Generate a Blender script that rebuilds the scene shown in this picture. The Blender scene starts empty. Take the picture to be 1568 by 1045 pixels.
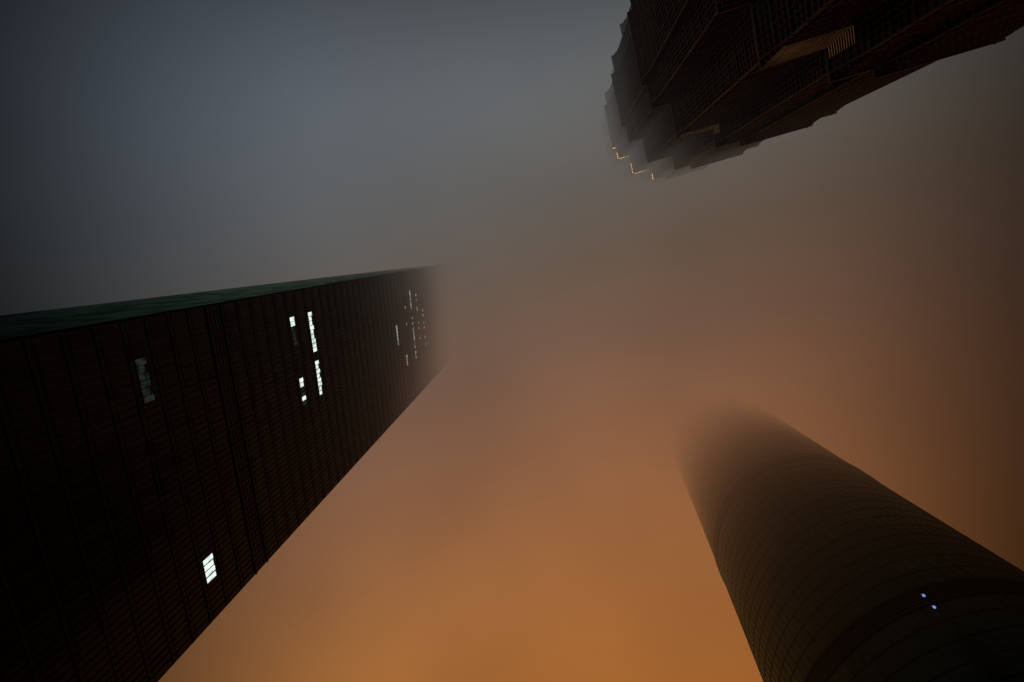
import bpy, math, random
from mathutils import Matrix, Vector
random.seed(7)
scene = bpy.context.scene
scene.view_settings.view_transform = 'Standard'
scene.view_settings.look = 'None'
scene.view_settings.exposure = 0

# ------------------------------------------------------------------ helpers
def link(o, parent=None):
    scene.collection.objects.link(o)
    if parent: o.parent = parent
    return o
def empty(name, loc=(0,0,0)):
    e = bpy.data.objects.new(name, None); e.empty_display_size = 5
    return link(e)
class MB:
    def __init__(s): s.v=[]; s.f=[]
    def quad(s,a,b,c,d):
        n=len(s.v); s.v+= [a,b,c,d]; s.f.append((n,n+1,n+2,n+3))
    def loopwall(s,z0,p0,z1,p1):
        n=len(s.v); k=len(p0)
        s.v+=[(x,y,z0) for x,y in p0]+[(x,y,z1) for x,y in p1]
        for i in range(k):
            j=(i+1)%k
            s.f.append((n+i,n+j,n+k+j,n+k+i))
    def ring(s,z0,z1,inner,outer,outer_top=None):
        ot=outer_top or outer
        s.loopwall(z0,outer,z1,ot)
        s.loopwall(z0,inner,z0,outer)
        s.loopwall(z1,ot,z1,inner)
    def cap(s,z,p):
        n=len(s.v); s.v+=[(x,y,z) for x,y in p]; s.f.append(tuple(range(n,n+len(p))))
    def fin(s,a0,a1,t,nrm,w,o,inn=0.05):
        def c(a,tt,nn): return (a[0]+t[0]*tt+nrm[0]*nn, a[1]+t[1]*tt+nrm[1]*nn, a[2])
        n=len(s.v)
        for a in (a0,a1):
            s.v+=[c(a,-w/2,-inn),c(a,-w/2,o),c(a,w/2,o),c(a,w/2,-inn)]
        for i in range(3):
            s.f.append((n+i,n+i+1,n+5+i,n+4+i))
        s.f.append((n,n+1,n+2,n+3)); s.f.append((n+4,n+7,n+6,n+5))
    def obj(s,name,mat,parent=None):
        me=bpy.data.meshes.new(name); me.from_pydata(s.v,[],s.f); me.update()
        me.materials.append(mat)
        return link(bpy.data.objects.new(name,me),parent)
def area(p):
    return 0.5*sum(p[i][0]*p[(i+1)%len(p)][1]-p[(i+1)%len(p)][0]*p[i][1] for i in range(len(p)))
def ccw(p): return p if area(p)>0 else p[::-1]
def offset(p,o):
    k=len(p); out=[]
    for i in range(k):
        a=p[i-1]; b=p[i]; c=p[(i+1)%k]
        def nn(u,v):
            dx,dy=v[0]-u[0],v[1]-u[1]; l=math.hypot(dx,dy) or 1
            return dy/l,-dx/l
        n1=nn(a,b); n2=nn(b,c)
        d=1+n1[0]*n2[0]+n1[1]*n2[1]
        d=max(d,0.35)
        out.append((b[0]+o*(n1[0]+n2[0])/d, b[1]+o*(n1[1]+n2[1])/d))
    return out

# ---------------------------------------------------------------- materials
def newmat(name):
    m=bpy.data.materials.new(name); m.use_nodes=True
    nt=m.node_tree
    for n in list(nt.nodes): nt.nodes.remove(n)
    out=nt.nodes.new('ShaderNodeOutputMaterial')
    return m,nt,out
def facade_mat(name,c1,c2,rough=(0.15,0.35),scale=(0.8,0.8,0.24),gloss=(.3,.3,.3),ior=1.5,noise=0.05,gr=(.7,1.3)):
    # coated facade panel: dark diffuse under a fresnel-weighted tinted reflection
    m,nt,out=newmat(name); N=nt.nodes; L=nt.links
    tc=N.new('ShaderNodeTexCoord')
    vm=N.new('ShaderNodeVectorMath'); vm.operation='MULTIPLY'; vm.inputs[1].default_value=scale
    L.new(tc.outputs['Object'],vm.inputs[0])
    fl=N.new('ShaderNodeVectorMath'); fl.operation='FLOOR'; L.new(vm.outputs[0],fl.inputs[0])
    wn=N.new('ShaderNodeTexWhiteNoise'); wn.noise_dimensions='3D'; L.new(fl.outputs[0],wn.inputs['Vector'])
    nz=N.new('ShaderNodeTexNoise'); nz.inputs['Scale'].default_value=noise; nz.inputs['Detail'].default_value=5
    L.new(tc.outputs['Object'],nz.inputs['Vector'])
    ad=N.new('ShaderNodeMath'); ad.operation='MULTIPLY_ADD'; ad.inputs[1].default_value=0.5
    L.new(wn.outputs['Value'],ad.inputs[0])
    hf=N.new('ShaderNodeMath'); hf.operation='MULTIPLY'; hf.inputs[1].default_value=0.5
    L.new(nz.outputs['Fac'],hf.inputs[0]); L.new(hf.outputs[0],ad.inputs[2])
    mx=N.new('ShaderNodeMix'); mx.data_type='RGBA'
    mx.inputs[6].default_value=(*c1,1); mx.inputs[7].default_value=(*c2,1)
    L.new(ad.outputs[0],mx.inputs[0])
    df=N.new('ShaderNodeBsdfDiffuse'); L.new(mx.outputs[2],df.inputs[0])
    gl=N.new('ShaderNodeBsdfGlossy')
    mg=N.new('ShaderNodeMix'); mg.data_type='RGBA'
    mg.inputs[6].default_value=(*[g*gr[0] for g in gloss],1); mg.inputs[7].default_value=(*[g*gr[1] for g in gloss],1)
    L.new(ad.outputs[0],mg.inputs[0]); L.new(mg.outputs[2],gl.inputs[0])
    mr=N.new('ShaderNodeMapRange'); mr.inputs[3].default_value=rough[0]; mr.inputs[4].default_value=rough[1]
    L.new(ad.outputs[0],mr.inputs[0]); L.new(mr.outputs[0],gl.inputs['Roughness'])
    fr=N.new('ShaderNodeFresnel'); fr.inputs[0].default_value=ior
    ms=N.new('ShaderNodeMixShader'); L.new(fr.outputs[0],ms.inputs[0]); L.new(df.outputs[0],ms.inputs[1]); L.new(gl.outputs[0],ms.inputs[2])
    L.new(ms.outputs[0],out.inputs[0])
    return m
def lamp_mat(name,col,strength,vary=0.6,nscale=0.9):
    m,nt,out=newmat(name); N=nt.nodes; L=nt.links
    e=N.new('ShaderNodeEmission'); e.inputs[0].default_value=(*col,1); L.new(e.outputs[0],out.inputs[0])
    tc=N.new('ShaderNodeTexCoord'); nz=N.new('ShaderNodeTexNoise'); nz.inputs['Scale'].default_value=nscale
    nz.inputs['Detail'].default_value=3
    L.new(tc.outputs['Object'],nz.inputs['Vector'])
    mr=N.new('ShaderNodeMapRange'); mr.inputs[1].default_value=0.35; mr.inputs[2].default_value=0.65
    mr.inputs[3].default_value=strength*(1-vary); mr.inputs[4].default_value=strength
    L.new(nz.outputs['Fac'],mr.inputs[0]); L.new(mr.outputs[0],e.inputs[1])
    m.cycles.emission_sampling='NONE'
    return m

# ------------------------------------------------------------------- world
w=bpy.data.worlds.new("World"); scene.world=w; w.use_nodes=True
wn=w.node_tree; bg=wn.nodes['Background']
sky=wn.nodes.new('ShaderNodeTexSky'); sky.sky_type='NISHITA'; sky.sun_disc=False
sky.sun_elevation=math.radians(-6); sky.sun_rotation=math.radians(180)
wn.links.new(sky.outputs[0],bg.inputs[0]); bg.inputs[1].default_value=0.05
w.cycles.sampling_method='NONE'

# --------------------------------------------------------------------- fog
FH=232.0
m,nt,out=newmat('glowing_night_fog'); N=nt.nodes; L=nt.links
def math_(op,a,b=None,c=None,clamp=False):
    n=N.new('ShaderNodeMath'); n.operation=op; n.use_clamp=clamp
    for i,x in enumerate((a,b,c)):
        if x is None: continue
        if isinstance(x,(int,float)): n.inputs[i].default_value=x
        else: L.new(x,n.inputs[i])
    return n.outputs[0]
def smooth(x,a,b):
    n=N.new('ShaderNodeMapRange'); n.interpolation_type='SMOOTHSTEP'
    n.inputs[1].default_value=a; n.inputs[2].default_value=b
    L.new(x,n.inputs[0]); return n.outputs[0]
tc=N.new('ShaderNodeTexCoord'); sx=N.new('ShaderNodeSeparateXYZ'); L.new(tc.outputs['Object'],sx.inputs[0])
X=math_('DIVIDE',sx.outputs[0],FH); Y=math_('DIVIDE',sx.outputs[1],FH); Z=sx.outputs[2]
nz=N.new('ShaderNodeTexNoise'); nz.inputs['Scale'].default_value=0.013; nz.inputs['Detail'].default_value=2
L.new(tc.outputs['Object'],nz.inputs['Vector'])
wob=math_('MULTIPLY_ADD',nz.outputs['Fac'],76.0,-38.0)
# the cloud base sags a little toward +X+Y
sag=math_('MULTIPLY',math_('ADD',X,Y),24.0)
sag=math_('MAXIMUM',math_('MINIMUM',sag,26.0),-8.0)
zz=math_('ADD',math_('ADD',Z,wob),sag)
e1=math_('MULTIPLY',math_('SUBTRACT',zz,174.0),1/41.0)
dens=math_('MULTIPLY',math_('EXPONENT',e1),0.0105)
dens=math_('MINIMUM',dens,0.12)
ramp=N.new('ShaderNodeValToRGB')
Yh=math_('MULTIPLY_ADD',X,0.27,Y)
yt=math_('MULTIPLY_ADD',Yh,1/1.8,0.6/1.8)
L.new(yt,ramp.inputs[0])
def pos(y): return (y+0.6)/1.8
stops=[(-0.6,(.108,.130,.122)),(-0.36,(.124,.150,.134)),(-0.1,(.124,.122,.092)),(0.05,(.138,.106,.066)),
       (0.22,(.185,.112,.062)),(0.5,(.320,.150,.056)),(0.95,(.62,.245,.044)),(1.2,(.62,.235,.033))]
cr=ramp.color_ramp
cr.elements[0].position=pos(stops[0][0]); cr.elements[0].color=(*stops[0][1],1)
cr.elements[1].position=pos(stops[-1][0]); cr.elements[1].color=(*stops[-1][1],1)
for y,c in stops[1:-1]:
    e=cr.elements.new(pos(y)); e.color=(*c,1)
env=math_('MULTIPLY',smooth(X,0.98,0.30),smooth(X,-1.36,-0.34))  # vignette-like darkening towards the picture edges, put into the fog glow
env=math_('MULTIPLY',env,smooth(Y,-0.76,-0.22))
env=math_('MULTIPLY',env,smooth(Y,3.0,1.2))
env=math_('ADD',env,0.015)
env=math_('MULTIPLY',env,math_('MULTIPLY_ADD',smooth(Z,110.0,255.0),1.30,0.18))  # glow dimmed low down so the towers stay dark
tint=N.new('ShaderNodeMix'); tint.data_type='RGBA'; tint.blend_type='MIX'
L.new(smooth(X,-1.1,0.5),tint.inputs[0])
tint.inputs[6].default_value=(.92,.94,1.28,1); tint.inputs[7].default_value=(1.06,.93,1.06,1)
mul=N.new('ShaderNodeMix'); mul.data_type='RGBA'; mul.blend_type='MULTIPLY'; mul.inputs[0].default_value=1
L.new(ramp.outputs[0],mul.inputs[6]); L.new(tint.outputs[2],mul.inputs[7])
va=N.new('ShaderNodeVolumeAbsorption'); va.inputs[0].default_value=(0,0,0,1); L.new(dens,va.inputs[1])
em=N.new('ShaderNodeEmission'); L.new(mul.outputs[2],em.inputs[0]); L.new(math_('MULTIPLY',dens,env),em.inputs[1])  # scattered city light put into the fog as its own emission
add=N.new('ShaderNodeAddShader'); L.new(va.outputs[0],add.inputs[0]); L.new(em.outputs[0],add.inputs[1])
L.new(add.outputs[0],out.inputs['Volume'])
m.cycles.volume_step_rate=0.18
fb=MB()
E=800; p=[(-E,-E),(E,-E),(E,E),(-E,E)]
fb.loopwall(75,p,320,p); fb.cap(320,p); fb.cap(75,p[::-1])
fb.obj('fog',m)

# --------------------------------------------------- skyscraper (left, tapering slab)
T=empty('skyscraper')
glass=facade_mat('dark_glass',(.005,.0045,.004),(.012,.010,.008),(.12,.3),gloss=(.36,.35,.33))
side=facade_mat('green_lit_side_glass',(.004,.007,.004),(.010,.018,.012),(.12,.2),gloss=(.22,.36,.24),noise=.03,ior=1.6,gr=(.2,1.5),scale=(.25,.8,.24))  # green light on this side is put into the reflection tint
frame=facade_mat('bronze_mullion',(.020,.016,.012),(.040,.032,.025),(.4,.6),gloss=(.25,.24,.22))
louver=facade_mat('plant_floor_louvre',(.004,.0035,.003),(.007,.006,.006),(.5,.7),gloss=(.25,.22,.2))
A=(-64.6,11.3); B=(-61.5,67.6); back=(-57*0.9985,57*0.055)
C=(B[0]+back[0],B[1]+back[1]); D=(A[0]+back[0],A[1]+back[1])
def lerp(p,q,t): return (p[0]+(q[0]-p[0])*t,p[1]+(q[1]-p[1])*t)
def s_of(z): return max(6.0,min(55.0,56-0.183*z))
def plan(z):
    s=s_of(z)/57.0
    return ccw([A,B,C,lerp(C,D,s),lerp(A,D,s)])
FL=4.2; nfl=105
wall=MB(); bands=MB(); mull=MB(); lit=MB(); dim=MB(); sg=MB()
mech={6,19,45,71,97}
for k in range(nfl):
    z0=k*FL; z1=z0+FL
    P0=plan(z0); P1=plan(z1)
    wall.loopwall(z0,P0,z1,P1)
    if k in mech:
        bands.ring(z0+0.05,z0+.35,offset(P0,-.2),offset(P0,.26))
        bands.ring(z1-.35,z1-.05,offset(P1,-.2),offset(P1,.26))
        for q in (1.2,2.1,3.0): bands.ring(z0+q,z0+q+.1,offset(P0,-.2),offset(P0,.08))
    else:
        bands.ring(z0-.12,z0+.12,offset(P0,-.1),offset(P0,.14))
        bands.ring(z0+.78,z0+.84,offset(P0,-.1),offset(P0,.07))
    sd=s_of(z0); sd1=s_of(z1); o=(-.0,-.36)
    u0=0.6/57
    a=lerp(A,D,u0); b=lerp(A,D,sd/57-u0); b1=lerp(A,D,sd1/57-u0)
    sg.quad((a[0],a[1]+o[1],z0+.06),(a[0],a[1]+o[1],z1-.06),(b1[0],b1[1]+o[1],z1-.06),(b[0],b[1]+o[1],z0+.06))
def mullions(P,Q,ztop,sp=1.2):
    dx,dy=Q[0]-P[0],Q[1]-P[1]; l=math.hypot(dx,dy); t=(dx/l,dy/l)
    cen=(-92,42); n=(t[1],-t[0])
    if (P[0]-cen[0])*n[0]+(P[1]-cen[1])*n[1]<0: n=(-n[0],-n[1])
    i=0
    while i*sp<=l:
        zt=ztop(i*sp)
        a=(P[0]+t[0]*i*sp,P[1]+t[1]*i*sp)
        if zt>5:
            wd=.08 if i%4 else .11
            mull.fin((a[0],a[1],0),(a[0],a[1],zt),t,n,wd,.16 if i%4 else .18)
        i+=1
full=lambda d: nfl*FL
cutz=lambda d: nfl*FL if d<=6 else max(0,(56-d)/0.183)
mullions(A,B,full); mullions(B,C,full); mullions(C,D,cutz)
zt=nfl*FL
P=plan(zt); wall.cap(zt,P)
def prism(mb,pts,z0,z1):
    pts=ccw(pts); mb.loopwall(z0,pts,z1,pts); mb.cap(z1,pts); mb.cap(z0,pts[::-1])
prism(wall,[A,lerp(A,B,.22),(A[0]-6,A[1]+12),(A[0]-6,A[1]+.3)],zt,zt+48)
prism(wall,[C,lerp(C,B,.22),(C[0]+13,C[1]-6),(C[0],C[1]-6)],zt,zt+48)
prism(wall,[A,B,C,lerp(C,D,.1),lerp(A,D,.1)],zt+48.01,zt+56)
wall.obj('curtain_wall',glass,T); bands.obj('floor_bands',frame,T); mull.obj('mullions',frame,T)
sg.obj('side_glazing',side,T)
tl=math.hypot(B[0]-A[0],B[1]-A[1]); tt=((B[0]-A[0])/tl,(B[1]-A[1])/tl); nn=(tt[1],-tt[0])
def windows(mb,z,y0,y1,prob=1.0,h0=1.1,h1=2.9,var=1):
    k=int(z/FL); i0=int(round((y0-A[1])/1.2)); i1=int(round((y1-A[1])/1.2))
    for i in range(i0,i1):
        if random.random()>prob: continue
        u0=i*1.2+.07; u1=(i+1)*1.2-.07; o=.03
        hh=h1-random.choice([0,0,.1,.25,.5])*var
        a=(A[0]+tt[0]*u0+nn[0]*o,A[1]+tt[1]*u0+nn[1]*o); b=(A[0]+tt[0]*u1+nn[0]*o,A[1]+tt[1]*u1+nn[1]*o)
        mb.quad((a[0],a[1],k*FL+h0),(b[0],b[1],k*FL+h0),(b[0],b[1],k*FL+hh),(a[0],a[1],k*FL+hh))
high=MB()
windows(lit,107,17.4,19.9); windows(dim,107,20,24.5,.7); windows(lit,115.5,17.2,28.3); windows(lit,115.5,30.4,39.8,.95)
windows(lit,107,33.2,35.5); windows(dim,107,35.5,40.2,.8); windows(lit,107,37.5,38.7)
windows(lit,67.5,55.2,60.8,1,1.0,3.3,.5)
windows(dim,65.6,17.8,24,.9)
windows(high,178,32,39.5,.9)
windows(high,199,19.8,51,.7); windows(high,207,22,44,.4); windows(high,191,22,34,.3); windows(high,216,26,50,.35)
windows(high,186,46,51)
lit.obj('lit_windows',lamp_mat('office_light',(.85,1.0,.9),1.3,.5),T)
dim.obj('dim_windows',lamp_mat('dim_office_light',(.8,1.0,.8),.022,.8),T)
high.obj('upper_lit_windows',lamp_mat('upper_office_light',(.95,1.0,.85),.6,.95),T)

# --------------------------------------------------- round twisting skyscraper
R3=empty('round_skyscraper')
CX,CY=99.4,112.3; NS=108
def rplan(z,extra=0.0):
    R=46*math.exp(-z*0.0017)+extra; tw=math.radians(-120)*z/600+math.radians(40)
    pts=[]
    for i in range(NS):
        th=2*math.pi*i/NS
        r=R*(1+.028*math.cos(3*(th)))
        d=abs((th-math.pi/3+math.pi)%(2*math.pi)-math.pi)
        r-=2.6*math.exp(-(d/.06)**2)
        pts.append((CX+r*math.cos(th+tw),CY+r*math.sin(th+tw)))
    return pts
rg=facade_mat('teal_glass',(.005,.008,.006),(.011,.016,.011),(.18,.38),gloss=(.28,.42,.29))
rf=facade_mat('steel_trim',(.009,.014,.010),(.018,.025,.017),(.35,.55),gloss=(.27,.37,.25))
rw=MB(); rb=MB(); rm=MB(); rl=MB()
FH3=4.5; n3=128
belts={21,37,53,68,84,99,114}
for k in range(n3):
    z0=k*FH3; z1=z0+FH3
    P0=rplan(z0); P1=rplan(z1)
    if k in belts:
        rl.loopwall(z0,offset(P0,-.4),z1,offset(P1,-.4))
        rb.ring(z0-.2,z0+.2,offset(P0,-.7),offset(P0,.45)); rb.ring(z1-.3,z1+.1,offset(P1,-.7),offset(P1,.45))
        for q in (1.2,2.0,2.8): rb.ring(z0+q,z0+q+.2,offset(P0,-.7),offset(P0,-.15))
        continue
    rw.loopwall(z0+.1,P0,z1,P1)
    rb.ring(z0-.08,z0+.08,offset(P0,-.3),offset(P0,.15))
    for i in range(0,NS):
        a=P0[i]; b=P1[i]; j=(i+1)%NS
        t=(P0[j][0]-a[0],P0[j][1]-a[1]); l=math.hypot(*t); t=(t[0]/l,t[1]/l); n=(t[1],-t[0])
        rm.fin((a[0],a[1],z0+.09),(b[0],b[1],z1-.09),t,n,.12,.13)
rw.cap(n3*FH3,rplan(n3*FH3))
rw.obj('curtain_wall',rg,R3); rb.obj('floor_ledges',rf,R3); rm.obj('mullions',rf,R3); rl.obj('plant_belts',louver,R3)
lm=MB(); hs=MB()
def ball(mb,c,r,n=8):
    base=len(mb.v)
    for i in range(n+1):
        ph=math.pi*i/n
        for j in range(n):
            a=2*math.pi*j/n; mb.v.append((c[0]+r*math.sin(ph)*math.cos(a),c[1]+r*math.sin(ph)*math.sin(a),c[2]+r*math.cos(ph)))
    for i in range(n):
        for j in range(n): mb.f.append((base+i*n+j,base+i*n+(j+1)%n,base+(i+1)*n+(j+1)%n,base+(i+1)*n+j))
def surf(angdeg,z,o):
    best=min(rplan(z),key=lambda q:abs((math.atan2(q[1]-CY,q[0]-CX)-math.radians(angdeg)+math.pi)%(2*math.pi)-math.pi))
    r=math.hypot(best[0]-CX,best[1]-CY)+o; a=math.radians(angdeg)
    return (CX+r*math.cos(a),CY+r*math.sin(a),z)
for ang,z in ((-115.0,96.0),(-115.5,92.6)):
    ball(lm,surf(ang,z,.9),.3); ball(hs,surf(ang,z+.5,.55),.4)
lm.obj('aviation_lamps',lamp_mat('blue_lamp',(.2,.36,.9),.9,.1),R3); hs.obj('lamp_housings',rf,R3)

# --------------------------------------------------- stepped pagoda-like skyscraper
J=empty('stepped_skyscraper')
JC=(51.3,-60.0); rot=math.radians(-15)
def toworld(pts):
    c,s=math.cos(rot),math.sin(rot)
    return [(JC[0]+x*c-y*s,JC[1]+x*s+y*c) for x,y in pts]
def jplan(w,extra=0.0):
    q=[(w,-8),(w,8),(w-1.4,8),(w-1.4,w*.47),(w-6.5,w*.47),(w-6.5,w-6.5),(w*.47,w-6.5),(w*.47,w-1.4),(8,w-1.4)]
    pts=[]
    for r in range(4):
        c,s=math.cos(r*math.pi/2),math.sin(r*math.pi/2)
        for x,y in q:
            pts.append((x*c-y*s,x*s+y*c))
    pts=toworld(pts)
    out=[]
    for p_ in pts:
        if not out or math.hypot(p_[0]-out[-1][0],p_[1]-out[-1][1])>.01: out.append(p_)
    out=ccw(out)
    return offset(out,extra) if extra else out
jg=facade_mat('bronze_glass',(.009,.005,.004),(.020,.012,.008),(.15,.35),gloss=(.38,.25,.19))
jf=facade_mat('bronze_grille',(.075,.038,.020),(.16,.082,.046),(.3,.5),scale=(.5,.5,.25),gloss=(.40,.27,.20))
jw=MB(); jb=MB(); jm=MB(); jl=MB(); js=MB()
tops=[0,33,87,141,187,227,259,285,307,325,339,350]
ws=[31.5,31.1,30.6,29.4,27.8,26.3,24.8,23.2,21.4,19.5,16.5]
for i in range(len(tops)-1):
    z0,z1=tops[i],tops[i+1]; w_=ws[i]
    P=jplan(w_)
    zf=z1-9
    prof=[(z0,0),(zf,0),(zf+3,.25),(zf+6,.6),(z1,1.1)]
    for (a,oa),(b,ob) in zip(prof,prof[1:]):
        jw.loopwall(a,offset(P,oa),b,offset(P,ob))
    nw=ws[i+1] if i+1<len(ws) else 10
    jb.ring(z1-.2,z1+.35,offset(P,-(w_-nw)-1.0),offset(P,1.4))
    def off(z):
        for (a,oa),(b,ob) in zip(prof,prof[1:]):
            if a<=z<=b: return oa+(ob-oa)*(z-a)/(b-a)
        return 0
    n=int((z1-z0)/4)
    for k in range(1,n):
        z=z0+(z1-z0)*k/n; o=off(z)
        jb.ring(z-.12,z+.12,offset(P,o-.3),offset(P,o+.3))
        zq=z+1.3; o=off(min(zq,z1)); jb.ring(zq-.05,zq+.05,offset(P,o-.3),offset(P,o+.2))
        zq=z+2.6; o=off(min(zq,z1)); jb.ring(zq-.05,zq+.05,offset(P,o-.3),offset(P,o+.2))
    for e in range(len(P)):
        a=P[e]; b=P[(e+1)%len(P)]
        l=math.hypot(b[0]-a[0],b[1]-a[1]); t=((b[0]-a[0])/l,(b[1]-a[1])/l); nrm=(t[1],-t[0])
        cnt=max(1,int(round(l/1.1)))
        for q in range(cnt):
            u=l*(q)/cnt
            c=(a[0]+t[0]*u,a[1]+t[1]*u)
            heavy=(q==0)
            for (za,oa),(zb,ob) in zip(prof,prof[1:]):
                jm.fin((c[0]+nrm[0]*oa,c[1]+nrm[1]*oa,za),(c[0]+nrm[0]*ob,c[1]+nrm[1]*ob,zb),t,nrm,.28 if heavy else .10,.45 if heavy else .3)
    # glowing strips imitate amber light falling on the corner facets under the cornice
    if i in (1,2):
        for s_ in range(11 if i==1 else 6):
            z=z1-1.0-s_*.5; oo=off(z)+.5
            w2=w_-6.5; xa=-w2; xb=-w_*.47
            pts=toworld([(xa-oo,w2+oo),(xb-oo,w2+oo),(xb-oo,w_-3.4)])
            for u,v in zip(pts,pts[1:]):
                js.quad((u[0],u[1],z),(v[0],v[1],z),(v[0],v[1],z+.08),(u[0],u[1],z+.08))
prism(jw,jplan(10),350,362); prism(jw,[(JC[0]+3*math.cos(a*math.pi/4),JC[1]+3*math.sin(a*math.pi/4)) for a in range(8)],362,385)
prism(jw,[(JC[0]+.8*math.cos(a*math.pi/4),JC[1]+.8*math.sin(a*math.pi/4)) for a in range(8)],385,420)
jw.obj('walls',jg,J); jb.obj('cornices_and_floor_bands',jf,J); jm.obj('grille_fins',jf,J)
js.obj('corner_glow_strips',lamp_mat('amber_facet_glow',(1.0,.46,.17),.24,.7,.15),J)
Pc=jplan(ws[4],1.5)
def strip(mb,P,e,u0,u1,z,hgt=.5):
    a=P[e]; b=P[(e+1)%len(P)]
    c=lerp(a,b,u0); d=lerp(a,b,u1); mb.quad((c[0],c[1],z),(d[0],d[1],z),(d[0],d[1],z+hgt),(c[0],c[1],z+hgt))
cand=sorted(range(len(Pc)),key=lambda e:math.hypot(*(lerp(Pc[e],Pc[(e+1)%len(Pc)],.5))))[:6]
for e in cand:
    strip(jl,Pc,e,.05,.95 if e%2 else .6,226.9,.4)
jl.obj('cornice_lamps',lamp_mat('amber_lamp',(1.0,.5,.15),16.0,.985,.3),J)

# ------------------------------------------------------------------- ground
def ground_mat(name,c1,c2,sc,rough=.85):
    mm,nt,out=newmat(name); b=nt.nodes.new('ShaderNodeBsdfPrincipled'); nt.links.new(b.outputs[0],out.inputs[0])
    tc=nt.nodes.new('ShaderNodeTexCoord'); n=nt.nodes.new('ShaderNodeTexNoise'); n.inputs['Scale'].default_value=sc; n.inputs['Detail'].default_value=8
    nt.links.new(tc.outputs['Object'],n.inputs['Vector'])
    x=nt.nodes.new('ShaderNodeMix'); x.data_type='RGBA'; x.inputs[6].default_value=(*c1,1); x.inputs[7].default_value=(*c2,1)
    nt.links.new(n.outputs['Fac'],x.inputs[0]); nt.links.new(x.outputs[2],b.inputs['Base Color']); b.inputs['Roughness'].default_value=rough
    return mm
g=MB(); g.quad((-4000,-4000,0),(4000,-4000,0),(4000,4000,0),(-4000,4000,0)); g.obj('ground',ground_mat('ground_earth',(.05,.05,.045),(.09,.085,.075),.05))
def slab(name,x0,y0,x1,y1,z0,z1,mat):
    s=MB(); prism(s,[(x0,y0),(x1,y0),(x1,y1),(x0,y1)],z0,z1); return s.obj(name,mat)
pav=ground_mat('paving_stone',(.18,.17,.16),(.28,.27,.25),.6)
slab('plaza_pavement',-50,-22,16,60,.002,.14,pav)
asph=ground_mat('asphalt',(.035,.035,.036),(.06,.06,.06),.8)
s=MB()
s.v=[(-400,-24,.006),(10,-24,.006),(10,-36,.006),(-400,-36,.006)]; s.f=[(0,3,2,1)]
s.obj('road',asph)
mk=MB()
for i in range(40):
    x=-396+i*10; mk.quad((x,-30.1,.010),(x+4,-30.1,.010),(x+4,-29.9,.010),(x,-29.9,.010))
mk.obj('lane_marking',ground_mat('road_paint',(.7,.7,.68),(.8,.8,.78),2))

# ------------------------------------------------------------------- camera
cam=bpy.data.cameras.new('camera'); co=bpy.data.objects.new('camera',cam); link(co)
cam.lens=16; cam.sensor_width=36; cam.clip_end=10000; cam.clip_start=.1
Rm=Matrix(((.99573,-.01905,.09031),(0,-.97848,-.20638),(.0923,.2055,-.9743)))
q=Rm.to_quaternion()
co.rotation_mode='QUATERNION'; co.rotation_quaternion=q; co.location=(0,0,1.6)
scene.camera=co
